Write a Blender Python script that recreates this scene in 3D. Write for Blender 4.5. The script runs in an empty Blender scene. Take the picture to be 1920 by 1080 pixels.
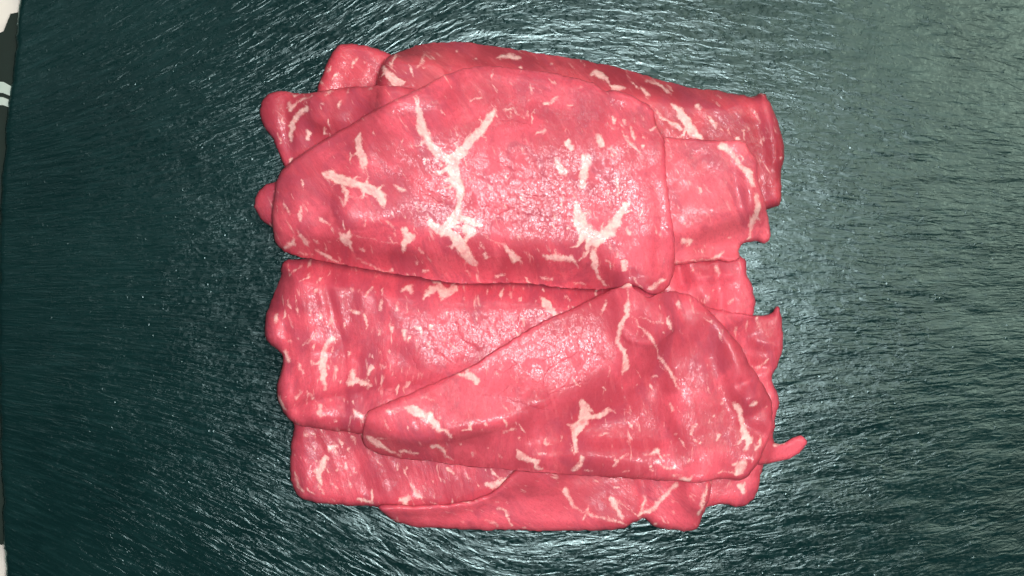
import bpy, math, random
import numpy as np
from mathutils import Vector

# ------------------------------------------------------------------ camera, world, light, exposure
sc = bpy.context.scene
CAM_H = 0.42                 # camera height above the slate, metres
PX = 0.00016                 # metres per photo pixel on the slate plane (photo 1920 x 1080)
cam_d = bpy.data.cameras.new('camera')
cam = bpy.data.objects.new('camera', cam_d)
sc.collection.objects.link(cam)
cam.location = (0, 0, CAM_H)
cam.rotation_euler = (0, 0, 0)
cam_d.sensor_width = 36.0
cam_d.lens = 36.0 * CAM_H / (1920 * PX)
cam_d.clip_start = 0.01
cam_d.clip_end = 20
sc.camera = cam

world = bpy.data.worlds.new('World')
sc.world = world
world.use_nodes = True
wb = world.node_tree.nodes['Background']
wb.inputs['Color'].default_value = (0.86, 0.93, 1.0, 1)
wb.inputs['Strength'].default_value = 0.05


def area(name, loc, target, size, power, color=(1, 1, 1), shape='DISK', size_y=None):
    d = bpy.data.lights.new(name, 'AREA')
    d.shape = shape
    d.size = size
    if size_y:
        d.size_y = size_y
    d.energy = power
    d.color = color
    o = bpy.data.objects.new(name, d)
    sc.collection.objects.link(o)
    o.location = loc
    o.rotation_euler = (Vector(target) - Vector(loc)).to_track_quat('-Z', 'Y').to_euler()
    return o


# lamp mounted beside the camera, and the ceiling panel up to the right
area('camera_lamp', (0.040, -0.004, 0.50), (0.01, 0.0, 0), 0.07, 2.65, (1.0, 0.97, 0.99))
area('ceiling_panel', (0.86, 0.36, 1.5), (0, 0, 0), 0.65, 11.0, (1.0, 0.97, 0.80), 'RECTANGLE', 0.85)
area('crease_shadow_light', (0.15, 0.95, 1.15), (0, 0, 0), 0.45, 5.5, (1.0, 0.98, 0.94), 'RECTANGLE', 0.35)  # added soft light from behind, deepens the shadows in the slice creases
area('ceiling_panel_far', (-0.74, 0.50, 1.5), (0, 0, 0), 0.30, 0.5, (0.9, 0.97, 1.0), 'RECTANGLE', 0.26)

sc.view_settings.view_transform = 'Standard'
sc.view_settings.look = 'None'
sc.view_settings.gamma = 1.0
sc.view_settings.use_curve_mapping = False
sc.view_settings.exposure = 0.0
sc.cycles.use_denoising = True
sc.cycles.max_bounces = 6
sc.cycles.caustics_reflective = False
sc.cycles.caustics_refractive = False

# ------------------------------------------------------------------ helpers
rng = np.random.default_rng(11)
random.seed(11)
MM = 0.001


def px2mm(p, z):
    """photo pixel -> millimetres on the level plane at height z (mm)."""
    k = PX * 1000 * (1 - z / (CAM_H * 1000))
    p = np.asarray(p, float)
    return np.stack([(p[..., 0] - 960) * k, (540 - p[..., 1]) * k], -1)


_lat = {}


def vnoise(x, y, seed=0):
    if seed not in _lat:
        _lat[seed] = np.random.default_rng(seed + 991).random((256, 256)) * 2 - 1
    L = _lat[seed]
    xi = np.floor(x).astype(int)
    yi = np.floor(y).astype(int)
    fx = x - xi
    fy = y - yi
    fx = fx * fx * fx * (fx * (fx * 6 - 15) + 10)
    fy = fy * fy * fy * (fy * (fy * 6 - 15) + 10)
    a = L[xi % 256, yi % 256]
    b = L[(xi + 1) % 256, yi % 256]
    c = L[xi % 256, (yi + 1) % 256]
    d = L[(xi + 1) % 256, (yi + 1) % 256]
    return (a * (1 - fx) + b * fx) * (1 - fy) + (c * (1 - fx) + d * fx) * fy


def fbm(x, y, seed=0, octv=3):
    r = 0
    a = 1.0
    for k in range(octv):
        r = r + a * vnoise(x * 2 ** k + 17 * k, y * 2 ** k - 9 * k, seed + k)
        a *= 0.5
    return r / 1.75


def blur(a, sig):
    n = int(3 * sig) + 1
    k = np.exp(-0.5 * (np.arange(-n, n + 1) / sig) ** 2)
    k /= k.sum()
    for ax in (0, 1):
        p = [(0, 0), (0, 0)]
        p[ax] = (n, n)
        q = np.pad(a, p, mode='edge')
        out = np.zeros_like(a)
        for i, w in enumerate(k):
            out += w * (q[i:i + a.shape[0], :] if ax == 0 else q[:, i:i + a.shape[1]])
        a = out
    return a


def catmull(pts, sub):
    """closed Catmull-Rom through pts (n, k)."""
    P = np.asarray(pts, float)
    n = len(P)
    out = []
    for i in range(n):
        p0, p1, p2, p3 = P[i - 1], P[i], P[(i + 1) % n], P[(i + 2) % n]
        m = max(2, int(np.hypot(*(p2 - p1)[:2]) / sub))
        for t in np.arange(m) / m:
            out.append(0.5 * ((2 * p1) + (p2 - p0) * t + (2 * p0 - 5 * p1 + 4 * p2 - p3) * t * t
                              + (3 * p1 - p0 - 3 * p2 + p3) * t ** 3))
    return np.array(out)


def link(o, parent=None):
    sc.collection.objects.link(o)
    if parent:
        o.parent = parent
    return o


def new_mesh(name, verts, faces, mat, smooth=True):
    me = bpy.data.meshes.new(name)
    me.from_pydata(verts, [], faces)
    me.update()
    me.materials.append(mat)
    if smooth:
        me.polygons.foreach_set('use_smooth', [True] * len(me.polygons))
    return me


class NT:
    """small node-tree builder"""

    def __init__(self, name):
        self.m = bpy.data.materials.new(name)
        self.m.use_nodes = True
        self.t = self.m.node_tree
        self.t.nodes.clear()

    def n(self, kind, **kw):
        nd = self.t.nodes.new(kind)
        ins = kw.pop('ins', {})
        for k, v in kw.items():
            setattr(nd, k, v)
        for k, v in ins.items():
            self.put(nd.inputs[k], v)
        return nd

    def put(self, sock, v):
        if isinstance(v, bpy.types.NodeSocket):
            self.t.links.new(v, sock)
        elif isinstance(v, (tuple, list)) and len(v) == 3 and sock.type == 'RGBA':
            sock.default_value = (*v, 1)
        else:
            sock.default_value = v

    def math(self, op, a, b=0.0, c=None, clamp=False):
        nd = self.n('ShaderNodeMath', operation=op, use_clamp=clamp)
        self.put(nd.inputs[0], a)
        self.put(nd.inputs[1], b)
        if c is not None:
            self.put(nd.inputs[2], c)
        return nd.outputs[0]

    def ramp(self, v, a, b, lo=0.0, hi=1.0, smooth=True):
        nd = self.n('ShaderNodeMapRange', interpolation_type='SMOOTHSTEP' if smooth else 'LINEAR')
        self.put(nd.inputs['Value'], v)
        self.put(nd.inputs['From Min'], a)
        self.put(nd.inputs['From Max'], b)
        self.put(nd.inputs['To Min'], lo)
        self.put(nd.inputs['To Max'], hi)
        return nd.outputs['Result']

    def mix(self, f, a, b):
        nd = self.n('ShaderNodeMix', data_type='RGBA')
        self.put(nd.inputs[0], f)
        self.put(nd.inputs[6], a)
        self.put(nd.inputs[7], b)
        return nd.outputs[2]

    def noise(self, vec, scale, detail=2.0, rough=0.5, dist=0.0):
        nd = self.n('ShaderNodeTexNoise', noise_dimensions='3D')
        self.put(nd.inputs['Vector'], vec)
        nd.inputs['Scale'].default_value = scale
        nd.inputs['Detail'].default_value = detail
        nd.inputs['Roughness'].default_value = rough
        nd.inputs['Distortion'].default_value = dist
        return nd.outputs['Fac']

    def vscale(self, vec, s, add=(0, 0, 0)):
        nd = self.n('ShaderNodeMapping')
        self.put(nd.inputs['Vector'], vec)
        nd.inputs['Scale'].default_value = s
        nd.inputs['Location'].default_value = add
        return nd.outputs[0]

    def bump(self, h, strength, dist, normal=None):
        nd = self.n('ShaderNodeBump')
        self.put(nd.inputs['Height'], h)
        nd.inputs['Strength'].default_value = strength
        nd.inputs['Distance'].default_value = dist
        if normal is not None:
            self.put(nd.inputs['Normal'], normal)
        return nd.outputs[0]

    def out(self, shader):
        o = self.n('ShaderNodeOutputMaterial')
        self.t.links.new(shader, o.inputs['Surface'])
        return self.m


# ------------------------------------------------------------------ materials
def make_meat(name, seed, lean_a, lean_b):
    g = NT(name)
    fat_a = g.n('ShaderNodeAttribute', attribute_name='fat').outputs['Fac']
    crack = g.n('ShaderNodeAttribute', attribute_name='crack').outputs['Fac']
    uv = g.n('ShaderNodeUVMap', uv_map='flow').outputs[0]          # millimetres, x along the fibres
    uvs = g.vscale(uv, (1, 1, 1), (seed * 37.0, seed * 13.0, seed * 5.0))
    fib = g.vscale(uvs, (0.22, 1.0, 1.0))
    # colours
    big = g.noise(uvs, 0.055, 3, 0.55, 0.6)
    mid = g.noise(fib, 0.55, 3, 0.6, 0.4)
    lean = g.mix(g.ramp(big, 0.38, 0.62), tuple(v * 0.84 for v in lean_a), lean_b)
    lean = g.mix(g.ramp(mid, 0.50, 0.78, 0, 0.36), lean, (0.74, 0.16, 0.185))
    pur = g.ramp(g.noise(g.vscale(uvs, (0.6, 1, 1), (11, 3, 0)), 0.10, 4, 0.62, 1.0), 0.47, 0.66, 0, 0.65)
    lean = g.mix(pur, lean, (0.38, 0.056, 0.092))
    gran = g.noise(g.vscale(uvs, (0.7, 1, 1), (1, 23, 0)), 1.5, 3, 0.6, 0.6)
    lean = g.mix(g.ramp(gran, 0.30, 0.55, 0.30, 0.0), lean, (0.36, 0.036, 0.055))
    # fine flecks of marbling, drawn out along the fibres
    flk = g.noise(g.vscale(uvs, (0.34, 0.95, 1.0), (3.1, 7.7, 0)), 0.62, 3, 0.58, 0.3)
    clus = g.ramp(g.noise(uvs, 0.075, 3, 0.6, 0.5), 0.42, 0.66, 0.06, 0.0)
    flf = g.ramp(g.math('SUBTRACT', flk, clus), 0.575, 0.75, 0, 0.66)
    # traced fat and one painted sheen streak, with a ragged rim
    rag = g.noise(uvs, 1.05, 6, 0.72, 0.7)
    fat = g.ramp(g.math('ADD', fat_a, g.math('MULTIPLY', g.math('SUBTRACT', rag, 0.5), 1.5)), 0.22, 1.0)
    fat = g.math('MULTIPLY', fat, g.ramp(fat_a, 0.03, 0.3))
    fat = g.math('MULTIPLY', fat, g.ramp(g.noise(uvs, 0.35, 3, 0.6), 0.30, 0.55, 0.55, 1.0))
    fatm = g.math('MAXIMUM', fat, flf)
    fcol = g.mix(g.ramp(g.noise(uvs, 0.8, 3, 0.6), 0.3, 0.7), (0.90, 0.62, 0.54), (0.82, 0.42, 0.40))
    col = g.mix(g.math('MULTIPLY', fatm, 0.90), lean, fcol)
    crk = g.ramp(crack, 0.25, 0.8)
    col = g.mix(g.math('MULTIPLY', crk, 0.35), col, (0.30, 0.025, 0.05))
    # surface
    crinkle = g.noise(uvs, 1.15, 4, 0.66, 1.4)
    cells = g.n('ShaderNodeTexVoronoi', feature='DISTANCE_TO_EDGE', ins={'Scale': 0.80})
    warp = g.n('ShaderNodeTexNoise', ins={'Vector': uvs, 'Scale': 0.7, 'Detail': 2.0})
    wv = g.n('ShaderNodeVectorMath', operation='MULTIPLY_ADD')
    g.put(wv.inputs[0], warp.outputs['Color'])
    wv.inputs[1].default_value = (1.8, 1.8, 0)
    g.put(wv.inputs[2], uvs)
    g.put(cells.inputs['Vector'], wv.outputs[0])
    fibre = g.noise(g.vscale(uvs, (0.25, 1.6, 1.0)), 0.9, 3, 0.6)
    h = g.math('ADD', g.math('MULTIPLY', crinkle, 0.5), g.math('MULTIPLY', fibre, 0.5))
    h = g.math('ADD', h, g.math('MULTIPLY', fatm, 0.25))
    h = g.math('SUBTRACT', h, g.math('MULTIPLY', crk, 0.3))
    nrm = g.bump(h, 1.0, 0.00018)
    # thin drying film: lies in patches, broken up by fine wrinkles and hairlines
    patch = g.ramp(g.noise(uvs, 0.13, 5, 0.66, 0.8), 0.41, 0.48)
    fine = g.noise(uvs, 1.7, 4, 0.68, 1.3)
    grain = g.ramp(fine, 0.36, 0.58, 0.22, 1.0)
    hair = g.ramp(cells.outputs['Distance'], 0.015, 0.11, 0.05, 1.0)
    big_c = g.n('ShaderNodeTexVoronoi', feature='DISTANCE_TO_EDGE', ins={'Scale': 0.21})
    g.put(big_c.inputs['Vector'], wv.outputs[0])
    seam = g.ramp(big_c.outputs['Distance'], 0.012, 0.05, 0.2, 1.0)
    film = g.math('MULTIPLY', g.math('MULTIPLY', grain, hair), seam)
    film = g.math('MULTIPLY', film, g.ramp(crk, 0.0, 0.6, 1.0, 0.15))
    coat = g.math('MULTIPLY', film, g.math('ADD', g.math('MULTIPLY', patch, 0.66), 0.07))
    c = g.math('ADD', g.math('MULTIPLY', fine, 1.0), g.math('MULTIPLY', fibre, 0.35))
    c = g.math('SUBTRACT', c, g.math('MULTIPLY', crk, 0.8))
    cn = g.bump(c, 1.0, 0.00005)
    b = g.n('ShaderNodeBsdfPrincipled')
    g.put(b.inputs['Base Color'], col)
    b.inputs['Roughness'].default_value = 0.5
    g.put(b.inputs['Normal'], nrm)
    b.inputs['IOR'].default_value = 1.40
    b.inputs['Specular IOR Level'].default_value = 0.25
    g.put(b.inputs['Coat Weight'], coat)
    b.inputs['Coat IOR'].default_value = 1.5
    g.put(b.inputs['Coat Roughness'], g.ramp(g.noise(uvs, 0.16, 3, 0.6), 0.3, 0.7, 0.20, 0.27))
    g.put(b.inputs['Coat Normal'], cn)
    b.inputs['Subsurface Weight'].default_value = 0.22
    b.inputs['Subsurface Radius'].default_value = (1.0, 0.30, 0.25)
    b.inputs['Subsurface Scale'].default_value = 0.0016
    return g.out(b.outputs[0])


def make_slate():
    g = NT('slate')
    uv = g.n('ShaderNodeUVMap', uv_map='grain').outputs[0]         # millimetres, x along the cleft grain
    obj = g.n('ShaderNodeTexCoord').outputs['Object']
    mm = g.vscale(obj, (1000, 1000, 1000))
    big = g.noise(mm, 0.02, 3, 0.6)
    col = g.mix(g.ramp(big, 0.3, 0.7), (0.0018, 0.013, 0.0130), (0.0035, 0.019, 0.0185))
    st = g.noise(g.vscale(uv, (0.10, 0.55, 1)), 1.0, 4, 0.62, 0.6)
    col = g.mix(g.ramp(st, 0.45, 0.75, 0, 0.6), col, (0.009, 0.034, 0.034))
    dust = g.noise(mm, 0.55, 5, 0.7)
    col = g.mix(g.ramp(dust, 0.70, 0.80, 0, 0.2), col, (0.07, 0.10, 0.10))
    rip = g.noise(g.vscale(uv, (0.15, 0.44, 1), (5, 2, 0)), 1.0, 2.4, 0.52, 1.0)
    rip2 = g.noise(g.vscale(uv, (0.05, 0.22, 1), (9, 4, 0)), 1.0, 3, 0.6, 0.5)
    grit = g.noise(mm, 1.25, 3, 0.65)
    mod = g.ramp(g.noise(mm, 0.035, 3, 0.6), 0.32, 0.66, 0.45, 1.15)
    h = g.math('ADD', g.math('MULTIPLY', g.math('MULTIPLY', rip, mod), 1.25), g.math('MULTIPLY', rip2, 1.2))
    h = g.math('ADD', h, g.math('MULTIPLY', grit, 0.26))
    spk = g.n('ShaderNodeTexVoronoi', feature='F1', ins={'Vector': mm, 'Scale': 0.42, 'Randomness': 1.0})
    h = g.math('ADD', h, g.math('MULTIPLY', g.ramp(spk.outputs['Distance'], 0.0, 0.22, 0.5, 0.0), g.ramp(g.noise(mm, 0.16, 4, 0.65), 0.42, 0.66)))
    nrm = g.bump(h, 1.0, 0.00020)
    ro = g.ramp(g.noise(mm, 0.9, 3, 0.6), 0.35, 0.7, 0.27, 0.38)
    df = g.n('ShaderNodeBsdfDiffuse', ins={'Color': col, 'Normal': nrm})
    gl = g.n('ShaderNodeBsdfAnisotropic', distribution='BECKMANN', ins={'Color': (0.70, 0.97, 0.96), 'Roughness': ro, 'Normal': nrm})
    fr = g.n('ShaderNodeFresnel', ins={'IOR': 1.58, 'Normal': nrm})
    mx = g.n('ShaderNodeMixShader')
    g.put(mx.inputs[0], fr.outputs[0])
    g.put(mx.inputs[1], df.outputs[0])
    g.put(mx.inputs[2], gl.outputs[0])
    return g.out(mx.outputs[0])


def make_plain(name, ca, cb, scale, rough, bump=0.00005):
    g = NT(name)
    obj = g.n('ShaderNodeTexCoord').outputs['Object']
    n = g.noise(obj, scale, 4, 0.6)
    b = g.n('ShaderNodeBsdfPrincipled')
    g.put(b.inputs['Base Color'], g.mix(g.ramp(n, 0.3, 0.7), ca, cb))
    b.inputs['Roughness'].default_value = rough
    g.put(b.inputs['Normal'], g.bump(g.noise(obj, scale * 6, 3, 0.6), 0.6, bump))
    return g.out(b.outputs[0])


SLATE = make_slate()
TABLE = make_plain('table_laminate', (0.74, 0.71, 0.62), (0.66, 0.64, 0.57), 60, 0.4)
GREEN = make_plain('green_plastic', (0.0012, 0.009, 0.005), (0.002, 0.013, 0.008), 80, 0.85)
PALE = make_plain('pale_stripe', (0.36, 0.46, 0.40), (0.44, 0.52, 0.46), 120, 0.5)

# ------------------------------------------------------------------ setting: table, slate board, green box
TZ = -0.009


def slab(name, x0, x1, y0, y1, z0, z1, mat, bev, parent=None):
    vs, fs = [], []
    rings = [(0, z0), (0, z1 - bev), (bev * 0.3, z1 - bev * 0.3), (bev, z1)]
    for ins, z in rings:
        vs += [(x0 + ins, y0 + ins, z), (x1 - ins, y0 + ins, z), (x1 - ins, y1 - ins, z), (x0 + ins, y1 - ins, z)]
    for k in range(len(rings) - 1):
        for i in range(4):
            fs.append((k * 4 + i, k * 4 + (i + 1) % 4, k * 4 + 4 + (i + 1) % 4, k * 4 + 4 + i))
    fs.append((3, 2, 1, 0))
    e = 4 * (len(rings) - 1)
    fs.append((e, e + 1, e + 2, e + 3))
    return link(bpy.data.objects.new(name, new_mesh(name, vs, fs, mat, False)), parent)


tb = slab('table_top', -0.55, 0.55, -0.40, 0.40, TZ - 0.03, TZ, TABLE, 0.003)
tb['kind'] = 'structure'


def build_slate():
    # left rim follows the chipped edge in the photo; the other rims lie outside the picture
    ey = np.array([-40, 0, 60, 150, 210, 300, 400, 600, 800, 1000, 1080, 1150])
    ex = np.array([38, 35, 29, 20, 12, 4, -3, -6, -2, 4, 9, 12])
    Y = np.arange(-104, 104.01, 0.8)
    nx = 430
    rim = (np.interp(540 - Y / (PX * 1000), ey, ex) - 960) * PX * 1000
    rim = rim + 0.35 * vnoise(Y * 0.25, Y * 0 + 3.3, 60) + 0.15 * vnoise(Y * 0.9, Y * 0 + 1.3, 61)
    S = np.linspace(0, 1, nx)[None, :]
    X = rim[:, None] * (1 - S) + 178.0 * S
    YY = np.repeat(Y[:, None], nx, 1)
    Z = 0.35 * fbm(X * 0.03, YY * 0.06, 70) + 0.12 * fbm(X * 0.10, YY * 0.35, 74)
    Z -= Z.max()
    d = np.minimum.reduce([X - rim[:, None], 178 - X, YY + 104, 104 - YY])
    drop = np.clip(1 - d / 1.6, 0, 1)
    Z -= drop ** 2 * (0.8 + 0.5 * vnoise(X * 0.5, YY * 0.5, 78))
    ny = len(Y)
    top = np.stack([X, YY, Z], -1).reshape(-1, 3)
    bot = top.copy()
    bot[:, 2] = TZ * 1000 + 0.05
    idx = np.arange(ny * nx).reshape(ny, nx)
    q = np.stack([idx[:-1, :-1], idx[:-1, 1:], idx[1:, 1:], idx[1:, :-1]], -1).reshape(-1, 4)
    edge = np.concatenate([idx[0, :], idx[1:, -1], idx[-1, -2::-1], idx[-2:0:-1, 0]])
    m = len(edge)
    base = ny * nx
    nb = bot[edge]
    # rough, slightly undercut side
    verts = np.concatenate([top, nb]) * MM
    side = [(int(edge[i]), int(base + i), int(base + (i + 1) % m), int(edge[(i + 1) % m])) for i in range(m)]
    faces = q.tolist() + side + [tuple(int(base + i) for i in range(m))[::-1]]
    me = new_mesh('slate_board', verts.tolist(), faces, SLATE)
    # grain: along x, bending round the middle as the cleft does on this board
    def grain(x, y):
        k = 0.41 - 0.21 * np.tanh(x / 35.0)
        return x, y + k * np.sqrt(x * x + 400) * np.tanh(y / 45.0)
    vx = verts * 1000
    gu, gv = grain(vx[:, 0], vx[:, 1])
    uvl = me.uv_layers.new(name='grain')
    li = np.empty(len(me.loops), int)
    me.loops.foreach_get('vertex_index', li)
    uvl.data.foreach_set('uv', np.stack([gu[li], gv[li]], -1).ravel())
    o = link(bpy.data.objects.new('slate_board', me))
    o['label'] = 'dark teal grey slate board with rippled glinting surface under the meat'
    o['category'] = 'slate board'
    return o


build_slate()

gb = bpy.data.objects.new('green_box', None)
link(gb)
x_of = lambda p: (p - 960) * PX
y_of = lambda p: (540 - p) * PX
gb.location = (x_of(-60), y_of(400), TZ)
gb['label'] = 'dark green box with two pale stripes beside the slate board'
gb['category'] = 'box'


def prism(name, pts, z0, z1, mat, parent):
    n = len(pts)
    loc = parent.location
    vs = [(x_of(a) - loc.x, y_of(b) - loc.y, z0 - loc.z) for a, b in pts] + \
         [(x_of(a) - loc.x, y_of(b) - loc.y, z1 - loc.z) for a, b in pts]
    fs = [tuple(range(n)), tuple(range(n, 2 * n))[::-1]]
    fs += [(i, i + n, (i + 1) % n + n, (i + 1) % n) for i in range(n)]
    return link(bpy.data.objects.new(name, new_mesh(name, vs, fs, mat, False)), parent)


prism('box_body', [(-150, 120), (0, 55), (13, 22), (36, 18), (22, 140), (12, 210), (1, 330), (0, 700), (5, 1025), (-150, 1025)],
      TZ + 0.0002, TZ + 0.006, GREEN, gb)
prism('stripe', [(-120, 150), (0, 151), (20, 162), (19, 180), (0, 172), (-120, 171)], TZ + 0.006, TZ + 0.0064, PALE, gb)
prism('stripe', [(-120, 179), (0, 180), (18, 188), (16, 201), (0, 195), (-120, 194)], TZ + 0.006, TZ + 0.0064, PALE, gb)

# ------------------------------------------------------------------ the beef slices
G = 0.33                                   # mm, mesh spacing
GX0, GX1, GY0, GY1 = -86.0, 98.0, -82.0, 82.0
XS = np.arange(GX0, GX1, G)
YS = np.arange(GY0, GY1, G)
H = np.zeros((len(YS), len(XS)))           # height of what has been laid down so far

# views of the photo the marks were read in: origin and magnification
VW = {'P': (500, 120, 4.8), 'Q': (500, 320, 4.8), 'C': (880, 120, 4.8), 'D': (880, 335, 4.8),
      'S': (660, 700, 4.8), 'T': (1020, 520, 4.8), 'U': (1060, 700, 4.8), 'R': (860, 540, 4.8),
      'Z1': (460, 60, 3.692), 'Z2': (960, 60, 3.692), 'Z3': (460, 330, 3.692), 'Z4': (960, 330, 3.692),
      'Z5': (460, 560, 3.692), 'Z6': (1000, 560, 3.692), 'Z7': (500, 720, 3.692), 'Z8': (1000, 720, 3.692)}


def marks(text, w0=None):
    """'V: x,y,w x,y,w; x,y,w ...' lines -> polylines in photo pixels with half-widths."""
    out = []
    for line in text.strip().splitlines():
        v, body = line.split(':')
        ox, oy, s = VW[v.strip()]
        for ch in body.split(';'):
            pl = []
            for p in ch.split():
                c = [float(q) for q in p.split(',')]
                w = c[2] if len(c) > 2 else w0 * s
                pl.append((ox + c[0] / s, oy + c[1] / s, w / s))
            if pl:
                out.append(pl)
    return out


FAT_AND_SHEEN = {}  # fat veins; B4 also holds a long glossy sheen painted as pale streak
FAT_AND_SHEEN['A6'] = '''
P: 1360,300,10 1370,400,25 1385,480,30 1400,560,52 1440,680,38 1500,760,42 1600,840,38 1680,860,55
P: 1680,860,48 1780,760,42 1860,670,34 1920,590,30
C: 0,700,38 100,600,33 180,480,36 230,400,22 235,350,6
P: 1680,860,60 1680,960,55 1690,1080,45
Q: 1690,0,45 1720,100,42 1740,200,34 1720,300,26
P: 830,630,20 815,720,36 840,800,33 870,870,38 885,930,12
Q: 530,20,38 650,70,50 760,110,40 880,140,36 960,190,44 1030,230,48 1050,300,28 1050,330,12; 900,120,22 910,60,10; 680,120,13 710,180,22 730,240,22 715,310,12; 730,230,10 790,240,6
Q: 140,280,8 170,330,14 205,380,9; 290,340,14 295,400,20 300,470,7; 470,410,8 495,440,16 560,490,7; 650,560,15 690,600,42 720,650,32 740,720,10; 745,530,10 740,590,22; 770,590,5 900,610,5 1050,640,6 1170,640,5
Q: 1240,520,22 1250,570,28 1300,590,28 1230,650,36 1215,720,16; 1080,460,14 1120,490,11 1165,580,6; 890,440,8 885,500,11; 1150,130,12 1190,160,22 1260,190,7; 1390,300,9 1420,350,9
Q: 1450,400,8 1480,480,36 1560,540,50 1640,470,42 1740,420,34 1820,440,36 1900,480,30; 1560,530,36 1660,560,40 1720,640,48 1770,720,48 1820,790,40 1870,830,24; 1720,300,18 1725,370,34 1660,440,48; 1800,520,48 1850,540,36 1790,620,26
Q: 110,690,16 200,650,22 230,580,8; 290,590,22 330,650,26 350,680,9; 410,720,17 480,750,24 560,800,12 660,835,6; 790,780,12 850,820,9 950,880,9 1060,915,8 1100,890,16; 820,690,9 860,710,13; 1360,700,10 1400,740,13; 1330,820,16; 1390,890,15 1440,900,10; 1790,900,11 1820,950,9; 400,620,9 430,640,16; 530,620,7 560,630,7; 230,740,7 360,750,7
D: 960,210,22 990,290,45 1000,400,62 1070,490,72 1130,560,62 1230,500,54 1300,420,54 1370,300,40 1420,230,26 1460,200,9; 1120,640,22 1125,700,27 1145,780,27 1150,840,17 1200,910,15 1250,960,15; 1270,570,9 1270,620,13
D: 310,580,12 350,640,22 410,720,36 450,700,12; 120,500,7 230,570,7 310,590,9; 660,680,13 720,710,20 800,700,36 860,720,22 930,710,25 960,760,10 1000,800,8; 775,640,9 790,690,18; 100,560,9 130,640,9 140,700,22 180,690,7
D: 1240,740,10 1270,750,10 1285,800,10; 1400,760,28 1400,820,26; 240,870,17 330,860,8; 650,880,12 760,900,12; 960,945,9 1060,945,9; 1440,480,22 1420,440,10; 1320,700,9; 1640,990,22 1700,950,17 1780,900,17; 1480,890,9 1550,970,10
C: 780,830,13 810,900,26 850,970,34 870,1000,12; 1050,830,34 1060,900,38 1030,1000,38 1020,1080,30; 880,700,30 930,760,22; 1160,640,24 1200,720,24; 1400,490,16 1410,540,13; 1470,570,18 1480,640,22 1500,680,7; 1390,610,7 1420,680,13 1480,730,17 1540,800,12; 1640,580,18 1690,560,13
D: 1330,0,18 1340,100,13 1330,150,9
C: 680,340,17 730,330,13 800,280,10; 900,350,13 940,350,10; 980,190,9 1010,185,12; 1290,350,8; 540,190,9 580,200,7; 300,400,12 390,390,14 440,440,8 480,445,4; 0,320,9 100,280,9; 460,40,10; 600,620,14 680,590,16; 1260,740,10 1330,800,12
'''
FAT_AND_SHEEN['A2'] = '''
C: 1110,70,22 1150,50,30 1200,90,32 1240,110,20 1270,190,13 1310,215,34 1400,210,14; 1560,220,18 1610,270,25 1600,310,9; 1620,120,13 1740,160,17 1800,220,17 1830,260,8; 1680,420,13 1720,480,13 1800,520,17 1900,580,26
Z2: 1110,490,10 1160,550,26 1210,620,34 1260,700,34 1300,730,17; 1290,510,20 1310,530,9; 1370,590,11 1400,640,13 1415,665,7; 1680,550,8 1715,620,9; 1500,680,8 1510,710,8; 1600,680,8 1610,740,8; 1560,740,16; 1860,870,14; 1740,740,8
Z1: 1040,160,10 1020,240,12; 960,260,13 1010,320,34 1050,360,36 1100,370,17; 1240,150,8 1230,230,10 1190,260,8; 930,230,11 970,190,11; 1740,160,11 1830,140,22 1890,170,13; 1460,110,13
Z2: 0,150,22 60,160,13; 60,240,13; 900,380,16 940,440,14; 1000,300,10 1090,400,14; 470,360,14; 280,200,10
'''
FAT_AND_SHEEN['A1'] = '''
Z1: 770,180,9 740,240,9; 600,330,9 640,300,11; 570,270,9 590,240,9; 830,210,9
'''
FAT_AND_SHEEN['A3'] = '''
Z1: 290,480,11 300,520,16 350,480,10 460,440,8; 430,530,20 350,570,22 310,660,22 300,740,12; 430,690,22 430,730,13; 660,490,11 655,530,11; 550,660,9 550,700,13; 720,400,11 720,420,8; 880,410,11; 310,880,16 305,910,11; 210,690,7 225,760,9; 320,430,13 360,425,7; 1100,395,13; 540,510,10; 600,420,9 560,440,9
'''
FAT_AND_SHEEN['A5'] = '''
Z2: 1450,780,22 1520,840,17 1580,930,17 1640,980,30 1660,1060,18
Z4: 1690,140,18 1700,220,25 1685,330,22 1670,420,12; 1190,450,20 1240,450,17 1225,480,9; 1130,590,5 1260,580,5 1380,580,9 1450,560,13 1490,520,10; 1300,100,17; 1190,330,9; 1530,420,12
'''
FAT_AND_SHEEN['C1'] = '''
Z4: 1420,630,13 1440,670,9; 1530,860,8 1500,880,8; 1390,800,8; 1250,650,8
'''
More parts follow.
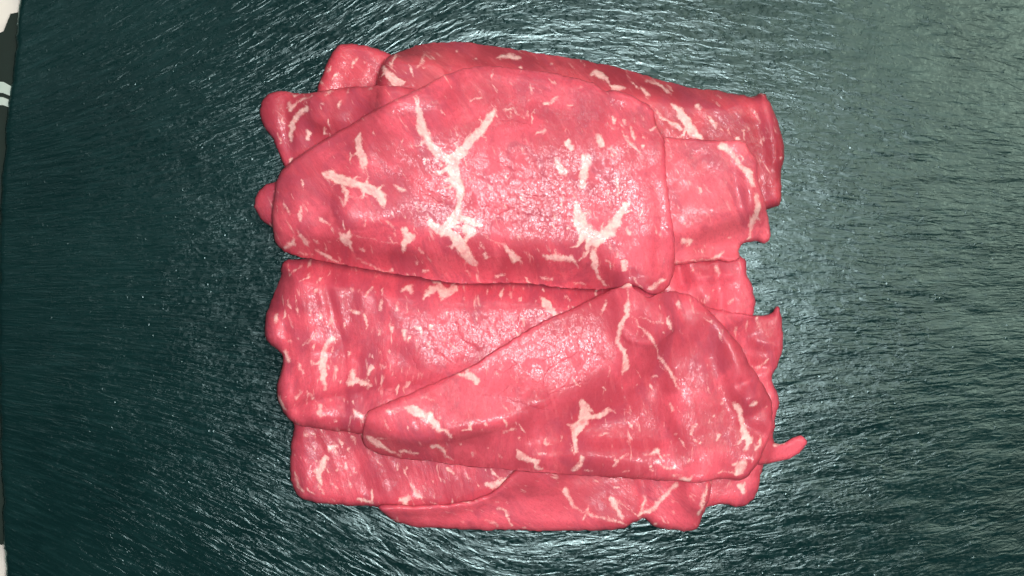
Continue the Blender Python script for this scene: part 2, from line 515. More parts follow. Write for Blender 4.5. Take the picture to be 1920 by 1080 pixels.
FAT_AND_SHEEN['B1'] = '''
Z3: 1080,790,13 1140,770,22 1150,800,13; 1230,850,11 1260,800,22 1340,770,30 1380,820,34 1450,780,26 1360,860,9; 1290,720,9 1340,750,17; 930,920,14 945,870,9; 1050,920,13 1060,880,8; 830,830,11 870,770,8; 210,960,13 205,1000,15; 520,950,8 525,990,16; 1200,1050,16; 1285,1050,13; 440,690,11 380,730,7; 510,710,11; 320,660,7 370,620,7; 485,790,16; 1520,860,6; 1830,820,9; 780,950,16 740,930,8
Z5: 210,110,13 205,160,13; 490,230,8 480,270,6; 600,280,26 560,320,13 540,390,30 535,470,26 545,560,19 560,620,10; 740,520,25 730,580,22 770,570,22 860,600,13; 920,220,11 925,250,11; 1100,220,13 1110,270,11; 1200,200,20 1215,230,11; 1285,190,16; 860,480,20 855,520,13; 970,480,11; 930,370,9; 990,360,9; 270,370,13 295,430,13; 360,450,8 400,510,9; 620,470,9 635,510,8; 1130,590,20; 390,640,9 350,690,9; 440,650,8 480,690,9; 360,270,8; 305,300,9; 400,330,9 470,260,8; 530,730,17 530,800,13 570,790,7; 640,830,9; 760,760,11 810,800,18 825,840,9; 220,680,13 250,740,16 290,780,7
R: 740,90,14 790,150,40 830,200,36 880,240,12; 460,50,14 470,90,9; 55,100,11; 160,200,5 160,250,5; 970,80,11; 80,330,14
'''
FAT_AND_SHEEN['B2'] = '''
Z7: 410,510,22 380,560,22 360,620,26 385,690,13; 345,530,11; 190,620,9 220,710,13 260,750,8; 640,800,14 700,805,13 740,830,8; 930,800,18 970,800,25 960,840,13; 1010,690,9 1040,760,18 1080,780,11; 1140,810,7 1210,850,7; 1260,580,13 1290,610,13; 900,560,13 910,590,9; 1520,680,13 1560,700,26 1650,670,26; 440,440,18 490,430,9; 570,450,13; 600,370,13 620,410,9; 540,540,8 550,590,8; 490,590,9; 450,690,7 490,720,7
'''
FAT_AND_SHEEN['B3'] = '''
Z7: 1600,870,10 1660,880,13 1670,930,11 1695,980,9; 1670,820,8; 1520,950,7 1570,960,7 1600,990,6; 905,920,8 915,960,8
Z8: 220,740,22 250,790,19 280,850,11 350,890,7 440,920,9 540,950,7 620,960,11 645,990,7; 380,830,4 370,880,7 345,950,7; 540,800,22 570,850,20 600,900,11 620,930,11; 780,780,11 760,850,13 740,910,13; 730,910,13 800,890,16 870,820,16 930,760,16 980,700,17; 750,940,11; 590,820,7 680,880,7 730,910,7; 1190,690,9 1170,760,14 1160,830,14 1140,900,13; 850,970,16; 930,960,11; 960,890,11
'''
FAT_AND_SHEEN['B6'] = '''
Z8: 1430,700,24 1440,740,17; 1120,940,8
'''
FAT_AND_SHEEN['B4'] = '''
S: 490,290,13 540,310,36 620,350,36 700,380,40 750,440,36 780,490,26 850,500,15 890,560,13; 130,560,14 170,590,36 240,640,32 300,680,18 350,720,9 440,760,6; 230,570,9 310,575,7; 440,700,20 500,715,14 580,730,11; 440,740,14; 720,650,16 790,670,19 830,700,16 845,760,13 900,790,8; 330,320,13 360,340,13 430,330,7; 310,400,7 320,440,11 350,490,7; 140,300,14 140,350,11; 1070,440,13 1075,480,18 1000,500,8; 1210,440,14; 800,385,16; 1370,530,8 1380,510,9 1460,510,13; 1330,750,13 1350,770,9
S: 1480,700,13 1510,740,36 1600,780,32 1660,800,32 1660,850,18 1720,870,12; 1740,600,13 1740,630,20 1800,640,8; 900,0,9 1000,0,18 1080,30,30 1130,80,22; 650,210,7 700,220,7 740,240,6; 1080,720,11 1080,750,9; 1690,720,9 1750,720,8; 975,640,13; 1210,670,9; 1510,590,9
R: 90,700,10 70,750,18; 1520,0,9 1520,120,13 1510,220,25 1470,300,20 1440,420,16 1430,490,22 1490,560,25 1510,640,20 1510,710,30 1490,770,17; 1330,100,11 1310,170,16 1295,230,9
T: 680,95,9 740,65,24 768,62,26; 1110,350,13 1120,410,22 1140,460,13 1165,495,5; 860,350,7 940,400,10 1060,410,9; 1215,220,16 1225,290,9
T: 780,340,7 860,440,14 960,540,18 1020,640,12 1040,710,14 1130,820,14 1190,920,16 1230,1010,11 1260,1060,8
U: 150,250,22 180,320,45 175,400,54 250,420,26 340,400,22 400,350,22 470,370,9; 180,450,45 110,510,54 90,570,36 95,640,22 105,700,22; 20,470,8 60,500,18; 160,780,22 150,830,20 120,870,22 60,890,10; 250,900,9 180,895,9; 330,575,13 420,570,7; 430,750,6 460,810,7; 580,745,9 500,790,8 440,840,13; 710,740,11 780,740,9 850,715,27 870,740,11; 910,755,13 950,755,7; 820,800,9 880,840,13 930,865,13 1000,860,16; 1190,460,5 1160,510,20 1145,550,18; 1400,570,27 1390,600,18; 1170,620,16; 1220,630,16
U: 1540,260,10 1570,320,26 1600,390,18 1620,480,26 1640,560,45 1680,620,40 1640,700,22; 1800,580,5 1780,650,18 1740,710,9; 1540,840,18 1620,820,40 1590,890,40 1560,920,18; 1400,900,10 1480,905,7 1540,900,10; 1040,965,16 1110,960,25 1150,940,12; 980,930,10 1040,930,7; 530,900,10 580,895,8; 790,895,13; 1130,780,13 1120,800,8; 800,65,6 850,40,9; 820,100,7; 960,290,12 980,350,12; 1010,560,13; 1440,280,14; 1350,390,12; 1730,270,20 1690,300,14; 1840,310,10
'''
FAT_AND_SHEEN['B5'] = '''
Z6: 1410,200,11 1410,240,9; 1560,130,9 1565,200,6; 1640,420,8 1560,490,8; 1760,1010,14 1680,1030,12
'''
CRK = {}
CRK['A6'] = '''
D: 270,170 310,240 360,280 260,320; 430,310 560,310 640,330 800,340 960,350; 600,260 640,320; 120,290 150,370; 0,190 100,240 260,270; 490,80 520,140 640,150 700,160; 720,60 760,120 880,150; 260,350 280,420
C: 430,540 480,640 510,760 540,830; 130,830 260,880 420,960; 300,500 520,510; 700,850 860,780; 560,870 650,860; 640,960 720,1060 760,1080
P: 1120,980 1300,1010; 1480,900 1600,960
Q: 1300,70 1500,190 1650,250; 1370,180 1520,260 1660,330
'''
CRK['B4'] = '''
R: 1060,420 1075,500 1100,560; 1080,570 1080,650 1130,740 1170,850; 1070,580 950,640 780,750 770,880; 790,920 900,910 1060,860 1160,850; 780,900 700,840 600,760 510,690 490,650; 320,730 400,760 510,700; 800,930 820,1040; 200,970 340,960 520,1020 700,1060; 760,470 820,510 920,550 880,600 760,660; 1110,560 1250,600 1400,670; 480,900 530,1010; 370,950 450,880
S: 1180,180 1330,200 1500,250 1770,340; 1760,190 1900,150; 1780,230 1800,300 1840,360
'''
CRK['B1'] = '''
Z5: 920,320 960,420 1010,510 1080,570; 1130,340 1170,450 1230,520; 1240,330 1340,370 1440,440; 1450,160 1490,260 1560,320 1620,360; 1670,200 1690,260; 860,520 900,590 1060,650
R: 535,250 545,330
'''

# name, label, thickness mm, nominal height mm, default rim radius mm, fibre angle deg (photo, clockwise from right), flecks, outline (px)
SL = [
 ('A4', 'small rounded red fold of beef poking out beneath the largest top slice, over the slate', 6, 4, 3.0, 80, 3,
  [(478, 388, 5), (488, 358, 5), (520, 340), (640, 330), (650, 440), (540, 436), (500, 420, 5)]),
 ('A1', 'dark red beef slice corner sticking out behind the left fold at the stack top', 6, 5, 2.5, 70, 6,
  [(597, 170), (610, 128), (630, 92), (650, 83), (675, 85), (705, 92), (745, 105), (830, 130), (840, 240), (600, 240)]),
 ('A2', 'long rolled beef slice at the back with a smooth curved dark red rim', 11, 11, 3.0, 65, 40,
  [(706, 160, 3), (722, 118, 4), (756, 92, 8), (800, 82, 9), (850, 78, 10), (905, 83, 10), (960, 92, 10), (1050, 106, 10),
   (1130, 120, 10), (1210, 141, 9), (1290, 163, 8), (1360, 172, 7), (1408, 183, 4), (1426, 175, 3), (1440, 186, 3),
   (1460, 238, 4), (1470, 288, 4), (1463, 338, 3), (1463, 380, 3), (1440, 393), (1330, 440), (1230, 480, 7), (1000, 485, 7), (760, 470, 7), (640, 440, 6), (660, 300), (700, 230)]),
 ('A3', 'folded beef slice with a round knuckle-like bend beside the slate, below the dark corner', 6, 9, 3.0, 80, 16,
  [(487, 205, 6), (495, 183, 6), (518, 171, 5), (570, 174, 4), (640, 166), (700, 161), (775, 168), (840, 190), (840, 300),
   (740, 430), (570, 445), (545, 350), (529, 302, 4), (512, 262, 5), (492, 232, 6)]),
 ('B6', 'plain pink lobe of beef with one white fat spot under the triangular slice', 6, 4, 3.0, 80, 2,
  [(1280, 880), (1340, 870), (1430, 850), (1425, 895), (1419, 922, 4), (1404, 943, 4), (1380, 951, 4), (1352, 945, 3), (1290, 950, 3)]),
 ('C1', 'short crumpled beef flap tucked in the gap beside the notch in the stack', 5, 6, 2.0, 75, 3,
  [(1160, 490), (1265, 480), (1330, 486), (1375, 478), (1396, 486), (1401, 516), (1413, 545), (1414, 582), (1400, 600), (1300, 630), (1160, 640)]),
 ('B2', 'beef slice with diagonal streaks of marbling and a rounded corner, lowest on the streaky side', 8, 7, 4.0, 62, 110,
  [(560, 760), (552, 800, 4), (545, 850, 5), (546, 900, 6), (560, 930, 6), (586, 941, 4), (640, 946), (700, 949), (760, 953),
   (840, 954), (960, 920), (1040, 900), (1040, 740), (800, 720)]),
 ('B3', 'smooth bottom beef slice with branching white veins, lying lowest against the slate', 6, 7, 2.2, 20, 10,
  [(712, 946, 1.5), (730, 972, 2), (762, 986, 3), (850, 992, 4), (1000, 995, 4), (1100, 995, 4), (1160, 992, 3), (1192, 979, 2), (1210, 972, 2),
   (1224, 984, 3), (1252, 993, 4), (1300, 994, 4), (1317, 972, 4), (1327, 940, 3), (1332, 900), (1300, 840), (1010, 840), (962, 884, 1.2, .6),
   (925, 920, 1.2, .6), (880, 939, 1.2, .6), (800, 947, 1.2, .6)]),
 ('B5', 'curled beef slice with a thin pink tail sticking out over the slate', 5, 8, 2.0, 75, 6,
  [(1250, 560), (1335, 578), (1385, 588), (1440, 590), (1452, 580), (1461, 575), (1466, 605), (1468, 650, 3), (1458, 684, 3), (1447, 704, 2),
   (1454, 728, 3), (1461, 752, 3), (1453, 788), (1449, 822), (1456, 832, 1.2, .6), (1470, 829, 1.2, .6), (1486, 821, 1.2, .6), (1502, 817, 1.2, .6), (1513, 827, 1.2, .6), (1503, 847, 1.2, .6),
   (1482, 860, 1.2, .6), (1457, 868, 1.2, .6), (1425, 870), (1380, 860), (1260, 800)]),
 ('B1', 'thick ribbed beef slice with upright white flecks and a scalloped side', 11, 11, 4.0, 82, 150,
  [(540, 488, 7), (620, 489, 8), (700, 502, 8), (800, 518, 8), (900, 526, 8), (1000, 527, 8), (1100, 535, 8), (1220, 540), (1250, 640), (1000, 780), (800, 835), (690, 815, 5), (610, 806, 5), (556, 793, 5),
   (530, 772, 5), (519, 742, 5), (522, 710, 5), (532, 682, 4), (526, 661, 4), (508, 647, 5), (497, 628, 5), (498, 598, 6), (508, 568, 7), (524, 525, 7)]),
 ('A5', 'smooth pale pink beef flap with a ragged white-edged rim between two larger slices', 3.6, 13, 1.3, 60, 4,
  [(1150, 250), (1247, 257), (1320, 262), (1388, 265), (1404, 282), (1418, 305), (1421, 338), (1432, 380), (1444, 418), (1446, 442),
   (1436, 456), (1416, 451), (1397, 456), (1384, 470), (1386, 484), (1368, 492), (1340, 488), (1268, 497), (1150, 510), (1080, 400)]),
 ('A6', 'largest top beef slice with Y-shaped white veins and a dull glistening middle', 9, 18, 2.5, 75, 55,
  [(525, 322, 2.5, .8), (560, 292, 1.6, .65), (610, 262, 1.4, .6), (690, 215, 1.4, .6), (770, 175, 1.4, .6), (826, 146, 2, .55), (868, 129, 5, .5), (910, 124, 6, .35), (970, 128, 6, .3), (1040, 138, 6, .3), (1105, 152, 5, .35), (1138, 172, 2, .6),
   (1150, 168, 1, .5), (1190, 182, 1, .5), (1224, 205, 1, .5), (1230, 236, 1, .5), (1246, 262, 1.2, .45), (1250, 330, 1.2, .45), (1258, 400, 1.2, .45), (1266, 470, 1.5, .5), (1262, 520, 2, .6), (1246, 546, 3),
   (1216, 552, 3), (1192, 538, 4), (1150, 541, 7), (1080, 541, 9), (980, 531, 10), (900, 532, 10), (840, 529, 10), (760, 516, 9), (650, 497, 8),
   (570, 483, 7), (530, 470, 5), (514, 446, 5), (511, 405, 5), (516, 360, 4)]),
 ('B4', 'triangular top beef slice with branched white veins and a white fat tip', 6, 15, 2.0, 65, 40,
  [(1180, 531, 1, .6), (1164, 538, 1, .6), (1130, 551, 1.1, .6), (1086, 572, 1.2, .6), (1020, 602, 1.3, .6), (940, 650, 1.3, .6), (880, 688, 1.3, .6), (800, 724, 1.5, .7),
   (720, 757, 2), (690, 775, 2.5), (683, 800, 3), (680, 826, 3), (700, 848, 5), (760, 860, 7), (860, 872, 8), (960, 882, 8), (1060, 890, 8), (1180, 897, 6),
   (1280, 902, 4), (1350, 900, 3), (1392, 900, 2), (1412, 882, 2), (1428, 852, 2), (1446, 812, 2.5), (1449, 770, 3), (1436, 728, 4), (1410, 690, 4),
   (1388, 650, 4), (1350, 602, 3, .6), (1318, 572, 3, .5), (1290, 551, 3, .5), (1250, 548, 2, .5), (1215, 556, 2, .5), (1192, 545, 1, .5)]),
]
# extra relief: (slice, polyline px, sigma px, height mm)
RIDGE = {
 'A6': [([(1215, 300), (1240, 400), (1235, 500)], 8, -0.6), ([(1140, 215), (1190, 240), (1225, 250)], 8, -0.7), ([(1190, 515), (1240, 530)], 8, -0.6), ([(640, 440), (760, 465)], 14, 0.5), ([(1240, 250), (1200, 330), (1215, 430), (1225, 520)], 22, 0.9), ([(1180, 190), (1170, 260), (1150, 330)], 20, 0.8),
        ([(850, 300), (862, 400)], 22, -0.5), ([(1165, 200), (1130, 195)], 14, -0.7), ([(760, 420), (1050, 440)], 50, 0.5)],
 'B4': [([(1375, 640), (1390, 700), (1412, 760)], 18, 1.7), ([(1330, 620), (1350, 700), (1370, 770)], 15, -1.2), ([(1440, 700), (1395, 722)], 8, -1.2), ([(1400, 800), (1440, 820)], 9, -0.8), ([(1300, 850), (1380, 870)], 12, 0.6),
        ([(1447, 735), (1402, 752)], 9, 1.0), ([(1447, 765), (1405, 785)], 8, -1.0), ([(1210, 580), (1275, 700), (1310, 800)], 14, 0.5),
        ([(1290, 570), (1330, 640)], 16, 0.6), ([(760, 780), (1000, 820)], 40, 0.5)],
 'B1': [([(610, 530), (640, 640), (650, 760)], 7, -0.6), ([(720, 545), (765, 640), (820, 710)], 7, 0.5), ([(820, 560), (865, 630), (905, 660)], 7, -0.45), ([(530, 600), (545, 700), (565, 780)], 9, -0.6), ([(660, 520), (655, 640), (690, 760)], 10, -0.5), ([(560, 520), (585, 640), (600, 780)], 14, 0.6), ([(520, 660), (620, 665), (700, 690)], 12, -0.5),
        ([(690, 540), (740, 640), (790, 720)], 9, -0.4), ([(770, 560), (820, 640), (860, 680)], 9, -0.4)],
 'A2': [([(1405, 180), (1425, 260), (1430, 380)], 12, -0.9), ([(1440, 200), (1452, 300)], 9, 0.7), ([(720, 120), (705, 160)], 8, -0.6)],
 'A3': [([(530, 190), (535, 250), (545, 320)], 9, -1.0), ([(570, 190), (555, 260)], 10, 0.5)],
 'A5': [([(1400, 330), (1420, 440)], 9, 0.9), ([(1340, 360), (1340, 460)], 20, 0.6), ([(1290, 390), (1390, 400)], 14, 0.5), ([(1370, 290), (1390, 400)], 9, -0.6), ([(1300, 450), (1380, 462)], 9, -0.5)],
 'C1': [([(1275, 500), (1282, 530)], 9, -2.2), ([(1310, 520), (1370, 515)], 8, 0.8), ([(1290, 500), (1330, 560)], 14, 1.0), ([(1345, 500), (1352, 580)], 8, -1.0), ([(1390, 500), (1385, 580)], 12, 0.6)],
 'B5': [([(1345, 590), (1440, 605)], 8, -0.7), ([(1420, 640), (1465, 650)], 8, 0.7), ([(1400, 690), (1450, 690)], 8, -0.8), ([(1380, 600), (1400, 680)], 14, -0.8), ([(1440, 610), (1440, 690)], 14, 0.6)],
 'B2': [([(570, 820), (575, 900)], 12, 0.6), ([(640, 820), (700, 930)], 14, -0.4)],
 'B3': [([(1205, 900), (1215, 980)], 8, -0.7), ([(1290, 920), (1270, 990)], 12, 0.5), ([(1080, 920), (900, 960)], 16, 0.4)],
 'A1': [([(720, 100), (700, 160)], 10, -0.7), ([(640, 110), (620, 160)], 10, 0.5)],
}
# where a slice lies smooth and level: (centre px, radii px, slope right, slope up, how much)
FLAT = {'A6': [(985, 340, 280, 135, -0.030, 0.095, 0.88)],
        'B4': [(1010, 675, 210, 105, -0.032, -0.045, 0.85)],
        'B1': [(860, 620, 170, 70, -0.06, -0.022, 0.7)]}
LEAN = {  # lean colour pair per slice: (deeper, lighter)
 'default': ((0.58, 0.088, 0.115), (0.68, 0.115, 0.145)),
 'A1': ((0.46, 0.06, 0.082), (0.56, 0.08, 0.1)),
 'A2': ((0.40, 0.050, 0.068), (0.56, 0.088, 0.104)),
 'A3': ((0.48, 0.064, 0.088), (0.6, 0.092, 0.115)),
 'A5': ((0.68, 0.125, 0.15), (0.74, 0.15, 0.175)),
 'B1': ((0.52, 0.072, 0.105), (0.64, 0.1, 0.13)),
 'B2': ((0.52, 0.072, 0.102), (0.64, 0.1, 0.13)),
}


def seg_dist(X, Y, a, b):
    """distance to segment and parameter along it"""
    d = b - a
    L = max(float(d @ d), 1e-9)
    t = np.clip(((X - a[0]) * d[0] + (Y - a[1]) * d[1]) / L, 0, 1)
    return np.hypot(X - a[0] - t * d[0], Y - a[1] - t * d[1]), t


def polyline_field(X, Y, pl, soft, fade=False):
    """soft mask (0..1) of a polyline with half-widths; X, Y and pl in photo px"""
    out = np.zeros_like(X)
    for a, b in zip(pl, pl[1:] or [(pl[0][0] + 0.5, pl[0][1], pl[0][2])]):
        a = np.array(a)
        b = np.array(b)
        d, t = seg_dist(X, Y, a[:2], b[:2])
        w = a[2] * (1 - t) + b[2] * t
        out = np.maximum(out, np.clip((w - d) / soft + 0.5, 0, 1) * (np.clip(0.74 + w * 0.05, 0.74, 1) if fade else 1))
    return out


def build_slice(code, label, thick, znom, rdef, ang, nfleck, outline):
    global H
    k = PX * 1000 * (1 - znom / (CAM_H * 1000))          # mm per px on the slice's own level
    pts = [(p[0], p[1], p[2] if len(p) > 2 else rdef, p[3] if len(p) > 3 else 1.0) for p in outline]
    C = catmull(pts, 5.0)
    # slight unevenness of the cut rim
    seed = abs(hash_code(code))
    C[:, 0] += 1.3 * vnoise(C[:, 0] * 0.06, C[:, 1] * 0.06, seed) + 1.0 * vnoise(C[:, 0] * 0.15, C[:, 1] * 0.15, seed + 1)
    C[:, 1] += 1.3 * vnoise(C[:, 0] * 0.06 + 50, C[:, 1] * 0.06, seed + 2) + 1.0 * vnoise(C[:, 0] * 0.15, C[:, 1] * 0.15 + 30, seed + 3)
    ph = np.arange(len(C)) * 0.9
    C[:, 0] += 0.7 * vnoise(ph, ph * 0 + 3, seed + 4)
    C[:, 1] += 0.7 * vnoise(ph, ph * 0 + 8, seed + 6)
    P = px2mm(C[:, :2], znom)
    # the rim lies lower than the middle: place each rim point at its own resting height
    Hs = blur(np.maximum(H, blur(H, 13)), 5)
    rt = Hs[np.clip(np.searchsorted(YS, P[:, 1]), 0, len(YS) - 1), np.clip(np.searchsorted(XS, P[:, 0]), 0, len(XS) - 1)]
    zrim = rt + thick * (1 - 0.5 * np.clip((rt - 4) / 9, 0, 1)) * C[:, 3] * (0.5 - 0.42 * np.clip((C[:, 2] - 4) / 4, 0, 1))
    kk = np.ones(21) / 21
    zrim = np.convolve(np.concatenate([zrim[-10:], zrim, zrim[:10]]), kk, 'valid')
    P = np.array([px2mm(c, z) for c, z in zip(C[:, :2], zrim)])
    Rr = np.maximum(C[:, 2], 0.8)
    x0, y0 = P.min(0) - 2 * G
    x1, y1 = P.max(0) + 2 * G
    i0, i1 = np.searchsorted(XS, [x0, x1])
    j0, j1 = np.searchsorted(YS, [y0, y1])
    X, Y = np.meshgrid(XS[i0:i1], YS[j0:j1])
    best = np.full(X.shape, 1e9)
    rad = np.zeros(X.shape)
    tsc = np.zeros(X.shape)
    nxp = np.zeros(X.shape)
    nyp = np.zeros(X.shape)
    inside = np.zeros(X.shape, bool)
    n = len(P)
    for i in range(n):
        a, b = P[i], P[(i + 1) % n]
        d, t = seg_dist(X, Y, a, b)
        m = d < best
        best[m] = d[m]
        rad[m] = (Rr[i] * (1 - t) + Rr[(i + 1) % n] * t)[m]
        tsc[m] = (C[i, 3] * (1 - t) + C[(i + 1) % n, 3] * t)[m]
        nxp[m] = (a[0] + t * (b[0] - a[0]))[m]
        nyp[m] = (a[1] + t * (b[1] - a[1]))[m]
        if a[1] != b[1]:
            cr = ((a[1] > Y) != (b[1] > Y)) & (X < (b[0] - a[0]) * (Y - a[1]) / (b[1] - a[1]) + a[0])
            inside ^= cr
    d = np.where(inside, best, 0.0)
    rad = blur(rad, 5)
    # resting level: drapes over what lies below
    Hw = H[j0:j1, i0:i1]
    R = np.maximum(Hw, blur(Hw, 13))
    Rt = blur(R, 5)
    thick = thick * (1 - 0.5 * np.clip((Rt - 4) / 9, 0, 1)) * blur(tsc, 9)
    pxX = 960 + X / k
    pxY = 540 - Y / k
    s = np.sqrt(np.clip(1 - (1 - np.clip(d / rad, 0, 1)) ** 2, 0, 1))
    wide = np.clip((rad - 5.5) / 2, 0, 1)                 # folded-over rims fall away in a long slope
    s = s + (1 - (1 - np.clip(d / rad, 0, 1)) ** 1.55 - s) * wide
    s = blur(s, 1.0)
    rb = np.minimum(thick * 0.5, 2.0)
    sb = np.sqrt(np.clip(1 - (1 - np.clip(d / rb, 0, 1)) ** 2, 0, 1))
    relief = 0.50 * fbm(X * 0.06, Y * 0.06, seed + 5) + 0.12 * fbm(X * 0.22, Y * 0.22, seed + 9)
    # fibre bundles: faint ribs along the grain
    a = math.radians(ang)
    al = X * math.cos(a) - Y * math.sin(a)
    ac = X * math.sin(a) + Y * math.cos(a)
    ac = ac + 1.6 * fbm(X * 0.05, Y * 0.05, seed + 13) + 0.003 * al * al
    relief += (0.15 if code in ('B1', 'B2', 'A2') else 0.06) * fbm(al * 0.08, ac * 0.42, seed + 17)
    for pl, sig, hh in RIDGE.get(code, []):
        dm = np.full(X.shape, 1e9)
        for q0, q1 in zip(pl, pl[1:]):
            dm = np.minimum(dm, seg_dist(pxX, pxY, np.array(q0, float), np.array(q1, float))[0])
        relief += hh * np.exp(-0.5 * (dm / sig) ** 2)
    # muscle grooves
    wxx = pxX + 2.5 * vnoise(pxX * 0.10, pxY * 0.10, seed + 21) + 1.2 * vnoise(pxX * 0.3, pxY * 0.3, seed + 22)
    wyy = pxY + 2.5 * vnoise(pxX * 0.10 + 40, pxY * 0.10, seed + 23) + 1.2 * vnoise(pxX * 0.3, pxY * 0.3 + 40, seed + 24)
    crack = np.zeros(X.shape)
    fat = np.zeros(X.shape)

    def stamp(dst, pl, soft):
        q = np.array(pl)
        lo = q[:, :2].min(0) - q[:, 2].max() - 8
        hi = q[:, :2].max(0) + q[:, 2].max() + 8
        c0, c1 = np.searchsorted(pxX[0], [lo[0], hi[0]])
        yy = -pxY[:, 0]
        r0, r1 = np.searchsorted(yy, [-hi[1], -lo[1]])
        if c1 <= c0 or r1 <= r0:
            return
        w = (slice(r0, r1), slice(c0, c1))
        dst[w] = np.maximum(dst[w], polyline_field(wxx[w], wyy[w], pl, soft, dst is fat))

    for pl in marks(CRK.get(code, ''), 0.75) if code in CRK else []:
        stamp(crack, pl, 2.4)
    rs = np.random.default_rng(seed + 41)
    for pl in marks(FAT_AND_SHEEN[code]) if code in FAT_AND_SHEEN else []:
        stamp(fat, pl, 7.0)
        for q0, q1 in zip(pl, pl[1:]):                    # fine spurs running out of the wider veins
            ln = math.hypot(q1[0] - q0[0], q1[1] - q0[1])
            for _ in range(int(ln * (q0[2] + q1[2]) / 420 + rs.random() * 0.5)):
                t = rs.random()
                w = q0[2] * (1 - t) + q1[2] * t
                if w < 3.2:
                    continue
                th = math.atan2(q1[1] - q0[1], q1[0] - q0[0]) + rs.choice([-1, 1]) * rs.uniform(0.5, 1.4)
                x, y = q0[0] + (q1[0] - q0[0]) * t, q0[1] + (q1[1] - q0[1]) * t
                r1 = w * rs.uniform(1.3, 2.8)
                stamp(fat, [(x, y, w * 0.6), (x + math.cos(th) * r1, y + math.sin(th) * r1, w * 0.22),
                            (x + math.cos(th + 0.3) * r1 * 1.5, y + math.sin(th + 0.3) * r1 * 1.5, 0.5)], 5.0)
    # small flecks along the fibres
    r = np.random.default_rng(seed + 31)
    bx0, by0 = C[:, :2].min(0)
    bx1, by1 = C[:, :2].max(0)
    for _ in range(nfleck):
        cx, cy = r.uniform(bx0, bx1), r.uniform(by0, by1)
        aa = a + r.normal(0, 0.22)
        if code in ('B1',):
            aa += -0.55 * (cx - 640) / 300 if cy > 600 else 0
        ln = r.uniform(3, 13)
        w = r.uniform(1.1, 3.2)
        dx, dy = math.cos(aa) * ln, math.sin(aa) * ln
        stamp(fat, [(cx - dx, cy - dy, w * 0.4), (cx + r.normal(0, 1.5), cy, w), (cx + dx, cy + dy, w * 0.4)], 3.5)
    eb = 0.5 - 0.42 * np.clip((rad - 4) / 4, 0, 1)
    T = Rt + thick * (eb + (1 - eb) * s) + relief * s
    wflat = np.zeros(X.shape)
    for (cx, cy, rx, ry, gx, gy, wt) in FLAT.get(code, []):
        ux, uy = (pxX - cx) / rx, (pxY - cy) / ry
        w = np.exp(-(ux * ux + uy * uy) ** 2) * inside
        zc = (T * w).sum() / w.sum() + 0.8
        plane = zc + gx * (pxX - cx) * k - gy * (pxY - cy) * k
        T = T + (plane - T) * w * wt
        wflat = np.maximum(wflat, w)
    T = np.maximum(T, Hw + 0.5)
    wb_ = np.clip((d - 1.5) / 5, 0, 1) * np.clip(wflat * 1.6, 0.0, 1)
    T = T + (np.maximum(blur(T, 5), Hw + 0.4) - T) * wb_
    T = T - 0.07 * crack
    B = np.maximum(R + thick * eb * (1 - sb), Hw + 0.05)
    T = np.maximum(T, Hw + 0.5)
    B = np.minimum(B, T - 0.15)
    # cells that touch the inside; outer corners snap onto the rim
    cell = inside[:-1, :-1] | inside[:-1, 1:] | inside[1:, 1:] | inside[1:, :-1]
    used = np.zeros(X.shape, bool)
    used[:-1, :-1] |= cell
    used[:-1, 1:] |= cell
    used[1:, 1:] |= cell
    used[1:, :-1] |= cell
    rimv = used & ~inside
    vx = np.where(rimv, nxp, X)
    vy = np.where(rimv, nyp, Y)
    zr = Rt + thick * eb
    zr = np.maximum(zr, Hw + 0.25)
    idt = np.full(X.shape, -1)
    nt = int(used.sum())
    idt[used] = np.arange(nt)
    idb = idt.copy()
    ins = used & inside
    idb[ins] = nt + np.arange(int(ins.sum()))
    tz = np.where(rimv, zr, T)
    V = np.concatenate([np.stack([vx[used], vy[used], tz[used]], -1), np.stack([vx[ins], vy[ins], B[ins]], -1)])
    jj, ii = np.nonzero(cell)
    quad = lambda I: np.stack([I[jj, ii], I[jj, ii + 1], I[jj + 1, ii + 1], I[jj + 1, ii]], -1)
    F = np.concatenate([quad(idt), quad(idb)[:, ::-1]])
    o_mean = V.mean(0)
    base = np.array([o_mean[0], o_mean[1], V[:, 2].min()])
    me = bpy.data.meshes.new('beef_slice')
    W = (V - base) * MM
    me.vertices.add(len(W))
    me.vertices.foreach_set('co', W.ravel())
    me.loops.add(F.size)
    me.loops.foreach_set('vertex_index', F.ravel().astype(np.int32))
    me.polygons.add(len(F))
    me.polygons.foreach_set('loop_start', np.arange(0, F.size, 4, dtype=np.int32))
    me.polygons.foreach_set('use_smooth', np.ones(len(F), bool))
    me.update(calc_edges=True)
    me.validate()
    for nm, arr in (('fat', fat), ('crack', crack)):
        at = me.attributes.new(nm, 'FLOAT', 'POINT')
        at.data.foreach_set('value', np.concatenate([arr[used], arr[ins] * 0]).astype(np.float32))
    uvl = me.uv_layers.new(name='flow')
    U = np.concatenate([np.stack([al[used], ac[used]], -1), np.stack([al[ins] + 200, ac[ins]], -1)])
    li = np.empty(len(me.loops), np.int32)
    me.loops.foreach_get('vertex_index', li)
    uvl.data.foreach_set('uv', U[li].astype(np.float32).ravel())
    la, lb = [(c[0], c[1] * 0.85, c[2] * 0.94) for c in LEAN.get(code, LEAN['default'])]
    me.materials.append(make_meat('raw_beef', seed % 17 + 1, la, lb))
    o = bpy.data.objects.new('beef_slice', me)
    link(o)
    o.location = Vector(base * MM)
    o['label'] = label
    o['category'] = 'beef slice'
    o['group'] = 'raw beef slices stacked on the slate board'
    vis = T[inside]
    print('SLICE', code, 'zmean', round(float(vis.mean()), 1), 'max', round(float(vis.max()), 1), 'rim', round(float(zr[rimv].mean()), 1), 'nom', znom, 'faces', len(F))
    Hn = Hw.copy()
    Hn[inside] = np.maximum(Hw, T)[inside]
    H[j0:j1, i0:i1] = Hn
    return o


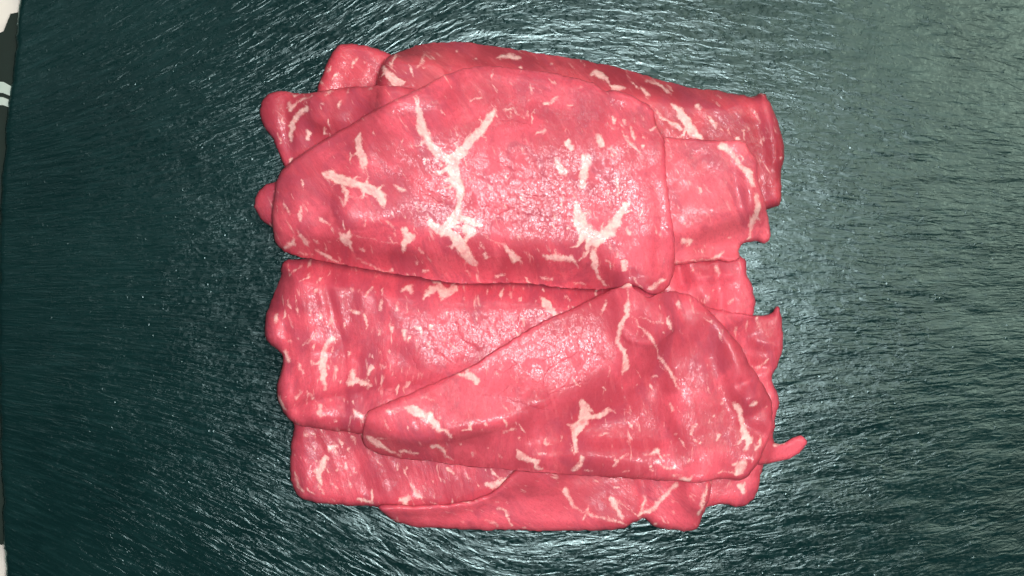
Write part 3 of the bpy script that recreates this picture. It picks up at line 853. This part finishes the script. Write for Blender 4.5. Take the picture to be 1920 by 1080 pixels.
def hash_code(c):
    return ord(c[0]) * 31 + int(c[1:]) * 7


for row in SL:
    build_slice(*row)
